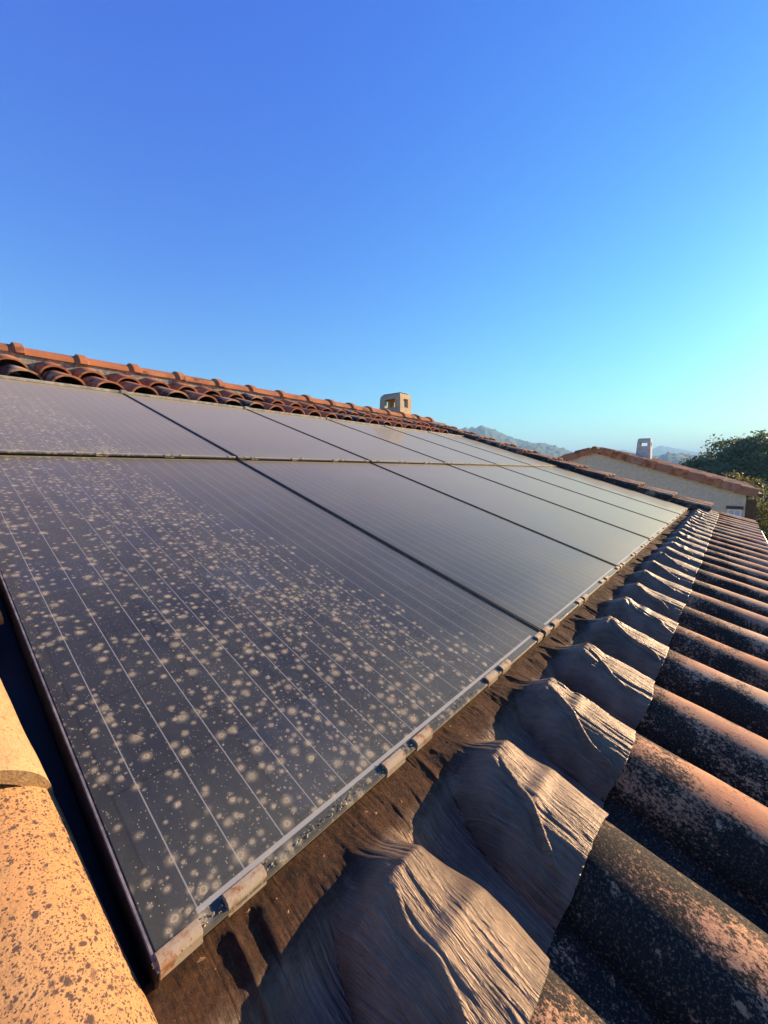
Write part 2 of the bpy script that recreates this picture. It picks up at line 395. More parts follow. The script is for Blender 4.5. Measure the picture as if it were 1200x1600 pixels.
def hill(name, D, depth, pts, jag, seed):
    az = np.linspace(pts[0][0], pts[-1][0], 900)
    el = np.interp(az, [p[0] for p in pts], [p[1] for p in pts])
    rr = np.linspace(0, 1, 40)
    A, T = np.meshgrid(np.radians(az), rr, indexing='ij')
    dist = D - depth * .75 + T * depth * 1.25
    ridge = (CZ + D * np.tan(np.radians(el)))[:, None] - GZ
    prof = np.where(T < .6, np.sin(T / .6 * np.pi / 2) ** 1.2, np.cos((T - .6) / .4 * np.pi / 2))
    X = CX + dist * np.cos(A); Y = CY + dist * np.sin(A)
    Z = GZ - 1.5 + np.maximum(ridge, 0) * prof * (1 + .05 * fbm(A * 60, T * 3, seed, 3) * (1 - np.exp(-((T - .6) / .12) ** 2)))
    n1 = vnoise(X / 9.0, Y / 9.0, seed) ** 2; n2 = vnoise(X / 23.0, Y / 23.0, seed + 3)
    Z = Z + jag * (n1 * 1.2 + n2 * .7 - .5) * sstep(.02, .2, prof)
    V = np.stack([X - CX, Y - CY, Z - GZ], -1).reshape(-1, 3); n, m = A.shape
    i = (np.arange(n - 1)[:, None] * m + np.arange(m - 1)[None, :]).ravel()
    F = np.stack([i, i + 1, i + m + 1, i + m], -1)
    o = link(name, mesh_np(name, V, F, True), None, M['hill']); o.location = (CX, CY, GZ)
    return tag(o, kind='structure')
CW = cam.matrix_world.translation; CX, CY, CZ = CW
hill('wooded_hill', 1300, 700, [(-14, .3), (0, .5), (9, .7), (13, 1.3), (15.7, 2.2), (18.4, 3.05), (20.3, 3.4), (21.9, 3.65), (23.8, 4.35), (25.5, 5.2), (26.9, 5.6), (29.4, 5.25), (33, 4.5), (40, 3.6), (60, 2.6), (80, 1.5)], 7, 5)
hill('low_hill', 1000, 300, [(-16, .6), (-6, 1.0), (1, 1.3), (3.5, 1.75), (4.6, 1.95), (5.6, 2.0), (6.4, 1.65), (8, 1.5), (9.8, 1.45), (12, .9), (15, .3)], 5, 15)
hill('far_mountain', 3400, 700, [(-14, .6), (-4, 1.1), (1, 1.7), (3.4, 2.1), (5, 2.5), (6.35, 2.85), (7.4, 2.35), (8.6, 2.0), (9.4, 2.25), (10.2, 2.5), (11.2, 2.2), (13, 1.4), (18, .6)], 5, 25)

# ------------------------------------------------------------------ canal tile meshes (local y up the slope, lower end at y=0)
def cover_tile(name, L, r0, r1, h0, h1, rise0, th, seed, na=22, nl=26):
    """r0/h0 at the lower (wide) end, r1/h1 at the upper end; solid shell"""
    P = []
    js = np.linspace(0, 1, nl)
    for lay in (0, 1):
        for j in js:
            r = r0 + (r1 - r0) * j - lay * th; h = h0 + (h1 - h0) * j - lay * th; z0 = rise0 * (1 - j)
            th_ = np.linspace(0, np.pi, na + 1)
            wob = .0018 * fbm(th_ * 1.3 + lay * 9, np.full_like(th_, j * 4), seed, 3)
            xs = -np.cos(th_) * (r + wob); zs = z0 + np.sin(th_) ** .92 * (h + wob)
            ys = np.full_like(xs, j * L) + (.004 * fbm(th_ * 1.7, np.full_like(th_, seed * 3.1), seed + 2, 2) if j in (0, 1) else 0)
            P.append(np.stack([xs, ys, zs], -1))
    P = np.array(P).reshape(2, nl, na + 1, 3)
    idx = np.arange(2 * nl * (na + 1)).reshape(2, nl, na + 1)
    F = []
    def quads(a, b, c, d): F.append(np.stack([a.ravel(), b.ravel(), c.ravel(), d.ravel()], -1))
    o_, i_ = idx[0], idx[1]
    quads(o_[:-1, :-1], o_[:-1, 1:], o_[1:, 1:], o_[1:, :-1])
    quads(i_[:-1, :-1], i_[1:, :-1], i_[1:, 1:], i_[:-1, 1:])
    quads(o_[0, :-1], i_[0, :-1], i_[0, 1:], o_[0, 1:])
    quads(o_[-1, :-1], o_[-1, 1:], i_[-1, 1:], i_[-1, :-1])
    quads(o_[:-1, 0], o_[1:, 0], i_[1:, 0], i_[:-1, 0])
    quads(o_[:-1, -1], i_[:-1, -1], i_[1:, -1], o_[1:, -1])
    me = mesh_np(name, P.reshape(-1, 3), np.concatenate(F), True)
    bm = bmesh.new(); bm.from_mesh(me); bmesh.ops.recalc_face_normals(bm, faces=bm.faces)
    for e in bm.edges:
        if len(e.link_faces) == 2 and e.calc_face_angle(0) > R_(50): e.smooth = False
    bm.to_mesh(me); bm.free()
    return me
PITCHU = .2525; U0 = .223; NB = -.045
def uk(k): return U0 + PITCHU * k

# ------------------------------------------------------------------ our house
HOUSE = empty('tiled_house', Matrix.Translation((3, 0, GZ)))
tag(HOUSE, 'near house whose low pitched canal tile roof carries the solar panels', 'house')
HINV = Matrix.Translation((-3, 0, -GZ))
def to_house(m): return HINV @ m
ROOFINV = RF.inverted()
UL, UR, VE, VR = -1.02, 6.74, -.66, 4.15
ry, rz = VR * math.cos(PITCH), VR * math.sin(PITCH)
# walls: eave wall, two gables, back wall butted end to end
mb = MB(); zt = -.30
mb.box(UL + .25, UR - .12, -.30, -.08, GZ + .01, zt)
for x0, x1 in ((UL + .25, UL + .45), (UR - .32, UR - .12)):
    mb.prism([(-.08, GZ + .01), (2 * ry + .08, GZ + .01), (2 * ry + .08, zt), (ry, rz - .16), (-.08, zt)], 'x', x0, x1)
mb.box(UL + .25, UR - .12, 2 * ry + .08, 2 * ry + .30, GZ + .01, zt)
link('wall', mb.mesh('house_wall'), HOUSE, M['cream_wall'], to_house(Matrix()))
mb = MB()
mb.prism([(VE + .02, -.11), (VR - .003, -.11), (VR - .003, -.075), (VE + .02, -.075)], 'x', UL, UR)
ROOF = link('roof', mb.mesh('roof_deck'), HOUSE, M['deck'], to_house(RF))
BACK = Matrix.Translation((0, ry, rz)) @ Matrix.Rotation(-PITCH, 4, 'X')
link('back_roof', MB().box(UL, UR, .01, 4.5, -.11, -.03).mesh('back_roof'), HOUSE, M['tile_red'], to_house(BACK))

eave_m = [cover_tile('eave_tile', .47, .100, .084, .090, .074, .012, .013, s) for s in (1, 2, 3)]
chan_src = cover_tile('channel_tile', .46, .080, .094, .060, .064, .0, .012, 8)
for v in chan_src.vertices: v.co.z = -v.co.z
chan_src.flip_normals()
cov_m = [cover_tile('cover_tile', .46, .104, .082, .090, .072, .016, .013, s) for s in (4, 5, 6)]
def place(name, me, mat, u, v, n, rz=0.0, tilt=0.0, parent=None, roll=0.0):
    o = bpy.data.objects.new(name, me); COL.objects.link(o); o.parent = parent or ROOF
    o.matrix_local = Matrix.Translation((u, v, n)) @ Matrix.Rotation(rz, 4, 'Z') @ Matrix.Rotation(tilt, 4, 'X') @ Matrix.Rotation(roll, 4, 'Y')
    if not me.materials: me.materials.append(mat)
    o.material_slots[0].link = 'OBJECT'; o.material_slots[0].material = mat
    return o
J = lambda s: random.uniform(-s, s)
NE = 26
for i in range(-1, NE):
    if i == -1: continue
    mt = random.choice([M['tile_black'], M['tile_dark'], M['tile_black']])
    if i in (0, 1, 3): mt = M['tile_black']
    if i in (2, 5): mt = M['tile_dark']
    place('eave_tile', random.choice(eave_m), mt, uk(i) + J(.004), VE + J(.006), NB - .010 + J(.003), J(.008), 0)
    place('channel_tile', chan_src, M['tile_black'], uk(i) - PITCHU / 2, VE + .01 + J(.004), NB + .042, 0, 0)
# the two rows showing between the panels and the ridge
for i in range(-1, 23):
    for row, v in enumerate((3.45, 3.84)):
        mt = random.choice([M['tile_red'], M['tile_red'], M['tile_dark']])
        place('cover_tile', random.choice(cov_m), mt, uk(i) + J(.007), v + J(.012), NB + .001 + row * .012 + J(.003), J(.012), -.012 + row * .062)
        if row == 1: place('channel_tile', chan_src, M['tile_black'], uk(i) - PITCHU / 2, 3.45, NB + .04, 0, 0)
# verge columns at the far end and the columns beside the camera
verge_m = [cover_tile('verge_tile', .47, .104, .082, .090, .072, .016, .013, s) for s in (14, 15)]
for c in range(3):
    for r in range(11):
        v = -.205 + .397 * r
        place('verge_tile', random.choice(verge_m), M['tile_black'] if c == 0 else M['tile_dark'], 6.125 + .235 * c + J(.006), v + J(.01), NB + .036 + J(.003), J(.008), -.012)
side_m = [cover_tile('side_tile', .47, .106, .084, .094, .076, .018, .015, s, 30, 30) for s in (24, 25)]
for c in range(3):
    for r in range(12):
        v = -.185 + .398 * r if c == 0 else -.66 + .398 * r + J(.01)
        if c == 0 and r == 11: continue
        if c == 0 and r == 0:
            place('side_tile', side_m[0], M['tile_speck'], -.105, v + .02, NB - .002, 0, -.014); continue
        mt = M['tile_clean'] if r % 3 == 1 else M['tile_speck']
        place('side_tile', side_m[(r + c) % 2], mt, (-.128 if r < 2 else -.118) - PITCHU * c, v + .02, NB - .002, J(.004), -.014)
place('side_tile', side_m[0], M['tile_speck'], -.105, -.555, NB - .002, 0, -.014)

# ridge: half round tiles with a raised collar where they lap
def ridge_tile(name):
    na = 20; prof = [(0, .104), (.33, .104), (.345, .108), (.352, .124), (.405, .126), (.412, .112)]
    V, F = [], []
    for lay in (0, 1):
        for x, r in prof:
            for a in np.linspace(.34, math.pi - .34, na + 1):
                rr = r - lay * .014
                V.append((x, -math.cos(a) * rr, math.sin(a) * (rr - .104 * .38)))
    n = len(prof); m = na + 1
    g = np.arange(2 * n * m).reshape(2, n, m)
    for lay in (0, 1):
        for i in range(n - 1):
            for j in range(na): F.append((g[lay, i, j], g[lay, i, j + 1], g[lay, i + 1, j + 1], g[lay, i + 1, j]))
    for j in range(na):
        F.append((g[0, 0, j], g[1, 0, j], g[1, 0, j + 1], g[0, 0, j + 1])); F.append((g[0, -1, j], g[0, -1, j + 1], g[1, -1, j + 1], g[1, -1, j]))
    for i in range(n - 1):
        for j in (0, na): F.append((g[0, i, j], g[0, i + 1, j], g[1, i + 1, j], g[1, i, j]))
    me = mesh_np(name, V, F, True)
    bm = bmesh.new(); bm.from_mesh(me); bmesh.ops.recalc_face_normals(bm, faces=bm.faces)
    for e in bm.edges:
        if len(e.link_faces) == 2 and e.calc_face_angle(0) > R_(40): e.smooth = False
    bm.to_mesh(me); bm.free(); return me
rm = ridge_tile('ridge_tile')
for i in range(-4, 15):
    place('ridge_tile', rm, M['tile_ridge'], .555 - .38 + .405 * i, 4.15 + J(.004), .070 + J(.003), J(.006), PITCH * -.0)
link('mortar', MB().box(UL + .02, UR - .02, 4.068, 4.146, -.072, .093, .004).mesh('mortar'), ROOF, M['mortar'], Matrix())
# channels beside the panels
mb = MB(); mb.box(-.062, -.036, -.30, 3.40, -.074, -.030); mb.box(-.035, .004, -.30, 3.40, -.074, -.066)
link('side_channel', mb.mesh('side_channel'), ROOF, M['black_metal'], Matrix())
link('side_channel', MB().box(6.0, 6.03, -.02, 3.42, -.074, -.03).mesh('side_channel'), ROOF, M['black_metal'], Matrix())
# cream strip along the top of the panels
mb = MB(); mb.box(-.02, 6.02, 3.231, 3.249, -.02, .030, .003)
for i in range(0, 7): mb.box(i - .022, i + .022, 3.226, 3.252, .010, .036, .003)
link('top_strip', mb.mesh('top_strip'), ROOF, M['strip'], Matrix())
link('apron_sheet', MB().box(-.02, 6.02, 3.250, 3.60, -.062, -.050).mesh('apron'), ROOF, M['black_metal'], Matrix())
# gutter
mb = MB(); sec = []
for t in np.linspace(math.pi, 2 * math.pi, 13): sec.append((-.70 + .062 * math.cos(t), -.075 + .062 * math.sin(t)))
for t in np.linspace(2 * math.pi, math.pi, 13): sec.append((-.70 + .057 * math.cos(t), -.075 + .057 * math.sin(t)))
mb.prism(sec, 'x', UL, UR - .02)
mb.tube([(UL, -.764, -.072), (UR - .02, -.764, -.072)], .008)
link('gutter', mb.mesh('gutter', False), ROOF, M['zinc'], Matrix())

# chimney of the house (a hollow render pot with an opening in each side)
def chimney(name, wx, wy, h, taper, ox, oy, oz0, oz1, th, mat, parent, matrix):
    """four walls with rounded top shoulders, each pierced by one opening, plus a lid"""
    bm = bmesh.new()
    def face(n, t, hw_n, hw_t, ow):
        # outer wall as a grid with a hole; n, t = unit vectors
        zs = [0, oz0, (oz0 + oz1) / 2, oz1, h - .05, h - .018, h]
        def hw(z, w):
            s = 1 - taper * z / h
            return w * s - (.0 if z < h - .06 else (.004 if z < h - .03 else (.016 if z < h - .005 else .045)))
        rows = []
        for z in zs:
            a = hw(z, hw_t); d = hw(z, hw_n)
            rows.append([(n * d + t * x + Vector((0, 0, z))) for x in (-a, -ow, ow, a)])
        inn = [[p - n * th for p in r] for r in rows]
        vo = [[bm.verts.new(p) for p in r] for r in rows]; vi = [[bm.verts.new(p) for p in r] for r in inn]
        for i in range(len(zs) - 1):
            for j in range(3):
                if j == 1 and i in (1, 2): continue
                bm.faces.new((vo[i][j], vo[i][j + 1], vo[i + 1][j + 1], vo[i + 1][j]))
                bm.faces.new((vi[i][j], vi[i + 1][j], vi[i + 1][j + 1], vi[i][j + 1]))
        for i in (1, 2):
            for j in (1, 2): bm.faces.new((vo[i][j], vo[i + 1][j], vi[i + 1][j], vi[i][j]))
        bm.faces.new((vo[1][1], vo[1][2], vi[1][2], vi[1][1])); bm.faces.new((vo[3][1], vi[3][1], vi[3][2], vo[3][2]))
        return vo[-1]
    X, Y = Vector((1, 0, 0)), Vector((0, 1, 0))
    face(X, Y, wx / 2, wy / 2, oy); face(-X, -Y, wx / 2, wy / 2, oy); face(Y, -X, wy / 2, wx / 2, ox); face(-Y, X, wy / 2, wx / 2, ox)
    s = 1 - taper
    a, b = wx / 2 * s - .045, wy / 2 * s - .045
    for z in (h + .004, h - .03):
        q = [bm.verts.new((x, y, z)) for x, y in ((-a - .02, -b - .02), (a + .02, -b - .02), (a + .02, b + .02), (-a - .02, b + .02))]
        bm.faces.new(q)
    bmesh.ops.remove_doubles(bm, verts=bm.verts, dist=.0004); bmesh.ops.recalc_face_normals(bm, faces=bm.faces)
    me = bpy.data.meshes.new(name); bm.to_mesh(me); bm.free()
    return link(name, me, parent, mat, matrix)
chimney('chimney', .34, .49, .66, .09, .062, .115, .42, .565, .055, M['chimney'], ROOF, ROOFINV @ Matrix.Translation((5.62, 4.22, 1.08)))

# ------------------------------------------------------------------ pleated flashing under the lower panels
us = [-.04]
while us[-1] < 6.36: us.append(us[-1] + .0013 + .0005 * max(0, us[-1] - .5))
us = np.array(us); NV = 150
tv = np.linspace(0, 1, NV)
Ug, Tg = np.meshgrid(us, tv, indexing='ij')
vlow = -.266 - .0062 * Ug - .008 * (vnoise(Ug * 13, 0, 3) - .5) - .002 * vnoise(Ug * 90, 0, 4)
Vg = -.004 + Tg * (vlow + .004)
kk = np.round((Ug - U0) / PITCHU); du = Ug - (U0 + kk * PITCHU)
kr = lambda s: hsh(kk, np.zeros_like(kk), s)
v0 = -.106 + .014 * (kr(1) - .5)
bumpA = .006 + .007 * kr(2)
ridge_h = np.where(Vg > v0, .037 + bumpA, .037 + bumpA * np.exp(-((Vg - v0) / .034) ** 2) + .004 * np.exp(-((Vg - v0 + .055 + .02 * kr(9)) / .012) ** 2) * (kr(5) > .45) + .010 * (Vg + .12))
rise = np.clip((-Vg - .012) / (-v0 - .012), 0, 1); rise = (.25 * rise + .75 * rise ** 2.0) * (1 - .12 * np.exp(-((rise - 1) / .16) ** 2))
basez = -.026 - .024 * sstep(.02, .13, -Vg)
wid = .066 + .037 * sstep(.07, .20, -Vg) + .006 * (kr(6) - .5)
skew = du + .010 * (kr(7) - .5) * np.exp(-((Vg - v0) / .05) ** 2) + .004 * fbm(Vg * 14 + kk * 7, Ug * 3, 31, 2)
pf = np.maximum(0, 1 - (np.abs(skew) / wid) ** 2.15) ** .72
tent = 1 / (1 + (skew / .040) ** 2)
tentw = sstep(-.105, -.06, Vg)
pf = pf * (1 - tentw) + tent * tentw
H = basez + (ridge_h - basez) * rise * pf
uu = np.linspace(us[0], us[-1], 40000); dn = uu - (U0 + np.round((uu - U0) / PITCHU) * PITCHU)
hn = .088 * np.maximum(0, 1 - (np.abs(dn) / .10) ** 2.15) ** .72      # nominal drape: arc length across it carries the pleats
sn = np.concatenate([[0], np.cumsum(np.sqrt(np.diff(uu) ** 2 + np.diff(hn) ** 2))])
Sg = np.interp(Ug, uu, sn)
# creases that run from the nose down to the corner of each cover
for side, seed, amp in ((-1, 11, .0048), (-1, 13, .0034), (1, 17, .0035)):
    on = kr(seed) > (.25 if side < 0 else .5)
    t = np.clip((v0 - .004 - Vg) / .155, 0, 1)
    end = .050 + .040 * kr(seed + 1); start = .004 + .022 * kr(seed + 3)
    path = side * (start + (end - start) * t ** (.7 + .7 * kr(seed + 2)) + .004 * np.sin(t * 9 + kk))
    d = (du - path); win = sstep(.0, .08, t) * (1 - sstep(.70 + .3 * kr(seed + 4), .80 + .3 * kr(seed + 4), t)) * (Vg < v0)
    H = H + on * win * amp * (.35 + 1.1 * kr(seed + 5)) * (np.exp(-(d / .0030) ** 2) - .55 * np.exp(-((d - side * .007) / .006) ** 2))
# sags and soft folds on the flanks
H = H + .0034 * fbm(Ug * 14 + 3, Vg * 16, 41, 2) * sstep(.03, .09, -Vg) * (1 - .6 * sstep(.18, .27, -Vg))
wob = fbm(Ug * 26, Vg * 26, 51, 3)
ple = vnoise(Sg * 170 + wob * .35, Vg * 8, 61) * .6 + vnoise(Sg * 360 + wob * .5, Vg * 14, 62) * .4
fade = 1 - .75 * sstep(1.4, 3.2, Ug)
H = H + .0026 * (ple - .5) * fade * (.55 + .45 * sstep(.03, .07, -Vg))
ridged = 1 - np.abs(2 * vnoise(Sg * 120 + wob * .5, Vg * 7 + 5, 63) - 1)
H = H + .0022 * (ridged - .5) * fade * sstep(.035, .08, -Vg)
gather = 1 - np.abs(2 * vnoise(Ug * 34 + .5 * fbm(Ug * 9, Vg * 20, 81, 2), Vg * 5 + kk, 82) - 1)
H = H + .0085 * (gather ** 2 - .3) * sstep(.010, .030, -Vg) * (1 - sstep(.060, .105, -Vg)) * (.35 + .9 * vnoise(Ug * 7, 0, 83))
H = H + .0018 * fbm(Ug * 90, Vg * 60, 71, 3) * (1 - sstep(.035, .075, -Vg))
Vt = np.stack([Ug, Vg, H], -1).reshape(-1, 3); nu = len(us)
ii = (np.arange(nu - 1)[:, None] * NV + np.arange(NV - 1)[None, :]).ravel()
Fc = np.stack([ii, ii + 1, ii + NV + 1, ii + NV], -1)[:, ::-1]
fm = mesh_np('flashing', Vt, Fc, True)
uvl = fm.uv_layers.new(name='UVMap')
li = np.empty(len(fm.loops), np.int32); fm.loops.foreach_get('vertex_index', li)
uvd = np.stack([Sg.ravel(), Vg.ravel()], -1)[li].astype(np.float32); uvl.data.foreach_set('uv', uvd.ravel())
FL = link('flashing', fm, ROOF, M['flash'], Matrix())
md = FL.modifiers.new('thickness', 'SOLIDIFY'); md.thickness = .0022; md.offset = -1

# ------------------------------------------------------------------ solar panels
PH = 1.625
def panel_glass_mesh(name, x1):
    return MB().box(0, x1, -.012, 1.606, -.006, .0, .0012).mesh(name)
ordinal = ['nearest', 'second', 'third', 'fourth', 'fifth', 'sixth']
desc = {
 (0, 0): 'large near solar panel thickly covered with pale round dirt spots',
 (0, 1): 'partly spotted solar panel directly uphill of the heavily spotted near one',
 (1, 0): 'dusty unspotted solar panel of the lower row, right next to the heavily spotted one',
 (1, 1): 'plain dusty solar panel of the upper row, right next to the partly spotted one',
}
pm = panel_glass_mesh('glass', .978)
frame_m = None
def frame_mesh():
    mb = MB()
    mb.box(-.0042, -.0008, -.012, 1.606, -.040, -.0012)
    mb.box(.9788, .9822, -.012, 1.606, -.040, -.0012)
    mb.box(.0, .978, -.006, 1.600, -.030, -.0068)
    return mb.mesh('frame')
trim_m = MB().box(0, .0028, -.012, 1.606, -.001, .0022, .0006).mesh('edge_trim')
def rail_mesh():
    mb = MB()
    mb.box(.9830, .9895, .0, 1.612, -.045, .0045, .0015); mb.box(.9915, .9985, .0, 1.612, -.045, .0045, .0015)
    mb.box(.9897, .9913, .0, 1.612, -.045, -.006)
    mb.box(-.0042, .9822, 1.6065, 1.612, -.040, .0012)  # top bar kept black to paint the shadow gap between the rows
    return mb.mesh('rail')
def clip_mesh(w):
    """a folded sheet hook gripping the lower glass edge"""
    sec = [(.0045, .0015), (.0040, .0042), (-.0040, .0048), (-.0105, .0040), (-.0130, .0012), (-.0142, -.0060), (-.0160, -.0120), (-.0180, -.0116),
           (-.0165, -.0060), (-.0152, .0026), (-.0118, .0064), (-.0040, .0078), (.0055, .0070), (.0070, .0030)]
    sec = [(y * .66 - .002, z * .82) for y, z in sec]
    mb = MB(); mb.prism(sec, 'x', 0, w); me = mb.mesh('clip')
    bm = bmesh.new(); bm.from_mesh(me)
    es = [e for e in bm.edges if len(e.link_faces) == 2 and e.calc_face_angle(0) > R_(60)]
    bmesh.ops.bevel(bm, geom=es, offset=.0009, segments=2, affect='EDGES'); bm.to_mesh(me); bm.free()
    return me
small_clip = clip_mesh(.040)
for v in small_clip.vertices: v.co.z *= .8; v.co.y *= .8
frame_m, rail_m, clip_m, wide_clip = frame_mesh(), rail_mesh(), clip_mesh(.046), clip_mesh(.040)
CLIPS = [(-.004, wide_clip), (.062, clip_m), (.320, clip_m), (.388, clip_m), (.645, clip_m), (.712, clip_m), (.938, wide_clip)]
def make_panel(i, row):
    m = RF @ Matrix.Translation((i + .0045 + (.0 if i == 0 else .0005), row * 1.620, row * .013))
    t = empty('solar_panel', m)
    if (i, row) in desc: lab = desc[(i, row)]
    else:
        where = 'lower' if row == 0 else 'upper'
        lab = f'plain dusty solar panel, {ordinal[i]} from the camera along the {where} row'
        if i == 5: lab = f'farthest dusty solar panel of the {where} row, beside the dark verge tiles'
    tag(t, lab, 'solar panel', 'solar panels set into the tiled roof')
    gm = M['glass']
    if i == 0: gm = M['glass_spot'] if row == 0 else M['glass_spot_up']
    gl = pm.copy() if i == 0 else pm
    link('glass', gl, t, gm, Matrix())
    link('frame', frame_m, t, M['frame'], Matrix())
    for x in (-.0038, .9790): link('edge_trim', trim_m, t, M['trim'], Matrix.Translation((x, 0, 0)))
    link('rail', rail_m, t, M['rubber'], Matrix())
    for x, cm in CLIPS:
        if row == 1: cm = small_clip
        c = link('clip', cm, t, M['clip'] if row == 0 else M['clip_grey'], Matrix.Translation((x + J(.006), J(.0015), -.0005)) @ Matrix.Rotation(J(.05), 4, 'X'))
for i in range(6):
    for row in (0, 1): make_panel(i, row)

# crumbs of dry leaf, lichen and grit along the lower glass edge and on the dirty flashing
V, F = [], []
def crumb(x, y, z, s, flat):
    b = len(V); ax = random.uniform(0, 6.28)
    for i in range(4):
        a = ax + i * 1.57 + J(.5); V.append((x + s * math.cos(a) * random.uniform(.6, 1.1), y + s * math.sin(a) * random.uniform(.4, 1.0), z + J(s * flat)))
    V.append((x, y, z + s * flat * 1.2)); V.append((x, y, z - s * flat))
    for i in range(4):
        F.append((b + i, b + (i + 1) % 4, b + 4)); F.append((b + (i + 1) % 4, b + i, b + 5))
Vflat = np.stack([Ug, Vg, H], -1)
for n in range(2600):
    u = random.random() ** 1.6 * 5.5 + .01; iu = min(np.searchsorted(us, u), nu - 1); iv = int(abs(random.gauss(0, 1)) * 15)
    if iv >= NV: continue
    q = Vflat[iu, iv]; s = random.uniform(.0008, .0021) * (2.2 if random.random() < .05 else 1)
    crumb(q[0], q[1], q[2] + s * .3, s, .4)
d1 = mesh_np('debris', V, F, False)
DB = link('debris', d1, None, plain('leaf_litter', (.26, .13, .055), .9, .35, 90), RF.copy()); tag(DB, 'brown leaf crumbs and grit scattered along the dirty flashing below the panels', 'debris', kind='stuff')
V, F = [], []
for n in range(1100):
    u = random.random() ** 1.5 * 5.8; y = -.002 + abs(random.gauss(0, .004))
    if vnoise(np.array([u * 6.0]), np.array([0.3]), 77)[0] < .45: continue
    crumb(u, y - .006, .0015, random.uniform(.0007, .0018), .6)
DL = link('lichen_crumbs', mesh_np('lichen_crumbs', V, F, False), None, plain('yellow_lichen', (.42, .33, .13), .95, .3, 120), RF.copy()); tag(DL, 'yellow and grey lichen crumbs along the lower edge of the glass', 'lichen', kind='stuff')

# ------------------------------------------------------------------ neighbouring house
NX, NYR, NZR, NYE, NZE, NX2 = 14.0, 2.92, 1.10, -.93, -.14, 23.0
NB_H = empty('neighbour_house', Matrix.Translation((NX, NYR, GZ)))
tag(NB_H, 'neighbouring house with plain grey gable wall under a red tiled roof', 'house')
inv = Matrix.Translation((-NX, -NYR, -GZ))
sl = (NZR - NZE) / (NYR - NYE); NP = math.atan(sl)
YL = NYR * 2 - NYE
yw0, yw1 = -.72, YL - .2
roofz = lambda y: NZR - abs(y - NYR) * sl - .10
mb = MB()
mb.prism([(yw0, GZ + .01), (yw1, GZ + .01), (yw1, roofz(yw1)), (NYR, roofz(NYR)), (yw0, roofz(yw0))], 'x', NX, NX + .25)
mb.box(NX + .25, NX2 - .25, yw0, yw0 + .25, GZ + .01, roofz(yw0) - .02)
mb.box(NX + .25, NX2 - .25, yw1 - .25, yw1, GZ + .01, roofz(yw1) - .02)
mb.prism([(yw0, GZ + .01), (yw1, GZ + .01), (yw1, roofz(yw1)), (NYR, roofz(NYR)), (yw0, roofz(yw0))], 'x', NX2 - .25, NX2)
link('wall', mb.mesh('neighbour_wall'), NB_H, M['render_wall'], inv)
# roof: two corrugated slopes, each one mesh of tile barrels; the barrel pattern stays in the mesh
def slope_mesh(x0, x1, L):
    nx = int((x1 - x0) / .25); V = []; F = []
    xs = []
    for c in range(nx):
        for a in range(9):
            xs.append((x0 + (c + a / 9) * .25, .07 * max(0, math.sin(min(1, a / 6) * math.pi)) ** .8 if a < 7 else -.01))
    rows = []
    nr = int(L / .37)
    for r in range(nr):
        rows += [(r * .37, .02), (r * .37 + .365, .0)]
    for (v, dz) in rows:
        for (x, z) in xs: V.append((x, v, z + dz + J(.003)))
    m = len(xs)
    for i in range(len(rows) - 1):
        for j in range(m - 1): F.append((i * m + j, i * m + j + 1, (i + 1) * m + j + 1, (i + 1) * m + j))
    return mesh_np('slope', V, F, False)
Ls = math.hypot(NYR - NYE, NZR - NZE)
SR = Matrix.Translation((0, NYE, NZE)) @ Matrix.Rotation(NP, 4, 'X')
nroof = link('roof', slope_mesh(NX + .05, NX2 + .1, Ls), NB_H, M['tile_far'], inv @ SR)
nroof.modifiers.new('t', 'SOLIDIFY').thickness = .06; nroof.modifiers['t'].offset = -1
SL = Matrix.Translation((0, YL, NZE)) @ Matrix.Rotation(math.pi, 4, 'Z') @ Matrix.Rotation(NP, 4, 'X')
nl = link('roof', slope_mesh(-NX2 - .1, -NX - .05, Ls), NB_H, M['tile_far'], inv @ SL)
nl.modifiers.new('t', 'SOLIDIFY').thickness = .06; nl.modifiers['t'].offset = -1
# verge tiles hung over the gable edge: an L section, lapped
def verge(seed):
    mb = MB(); L = .45
    sec = [(.07, .085), (-.02, .105), (-.085, .085), (-.10, .05), (-.105, -.125), (-.085, -.125), (-.082, .045), (-.07, .068), (-.02, .085), (.07, .065)]
    A = [mb.bm.verts.new((x * 1.06, 0, z + .034)) for x, z in sec]; B = [mb.bm.verts.new((x * .93, L, z)) for x, z in sec]
    n = len(sec); mb.bm.faces.new(A); mb.bm.faces.new(B[::-1])
    for i in range(n): mb.bm.faces.new((A[i], B[i], B[(i + 1) % n], A[(i + 1) % n]))
    return mb.mesh('verge_tile')
vm = verge(1); vm.materials.append(M['tile_red'])
vm2 = verge(2)
for v in vm2.vertices: v.co.x = -v.co.x
vm2.flip_normals(); vm2.materials.append(M['tile_red'])
nrows = int(Ls / .385)
for r in range(nrows):
    o = link('verge_tile', vm, nroof, None, Matrix.Translation((NX + .02, r * .385, 0)))
    o.material_slots[0].link = 'OBJECT'; o.material_slots[0].material = random.choice([M['tile_far'], M['tile_verge'], M['tile_verge']])
    o = link('verge_tile', vm2, nl, None, Matrix.Translation((-NX - .02, r * .385, 0)))
    o.material_slots[0].link = 'OBJECT'; o.material_slots[0].material = random.choice([M['tile_far'], M['tile_verge']])
for r in range(23):
    o = place('ridge_tile', rm, M['tile_far'], NX - .12 + .4 * r, NYR, NZR + .05, J(.01), 0, NB_H)
    o.matrix_local = inv @ Matrix.Translation((NX - .16 + .4 * r, NYR, NZR - .01)) @ Matrix.Rotation(J(.01), 4, 'Z')
chimney('chimney', .44, .50, 1.0, .17, .10, .115, .72, .86, .06, M['pot'], nroof, SR.inverted() @ Matrix.Translation((18.0, 2.17, .62)))
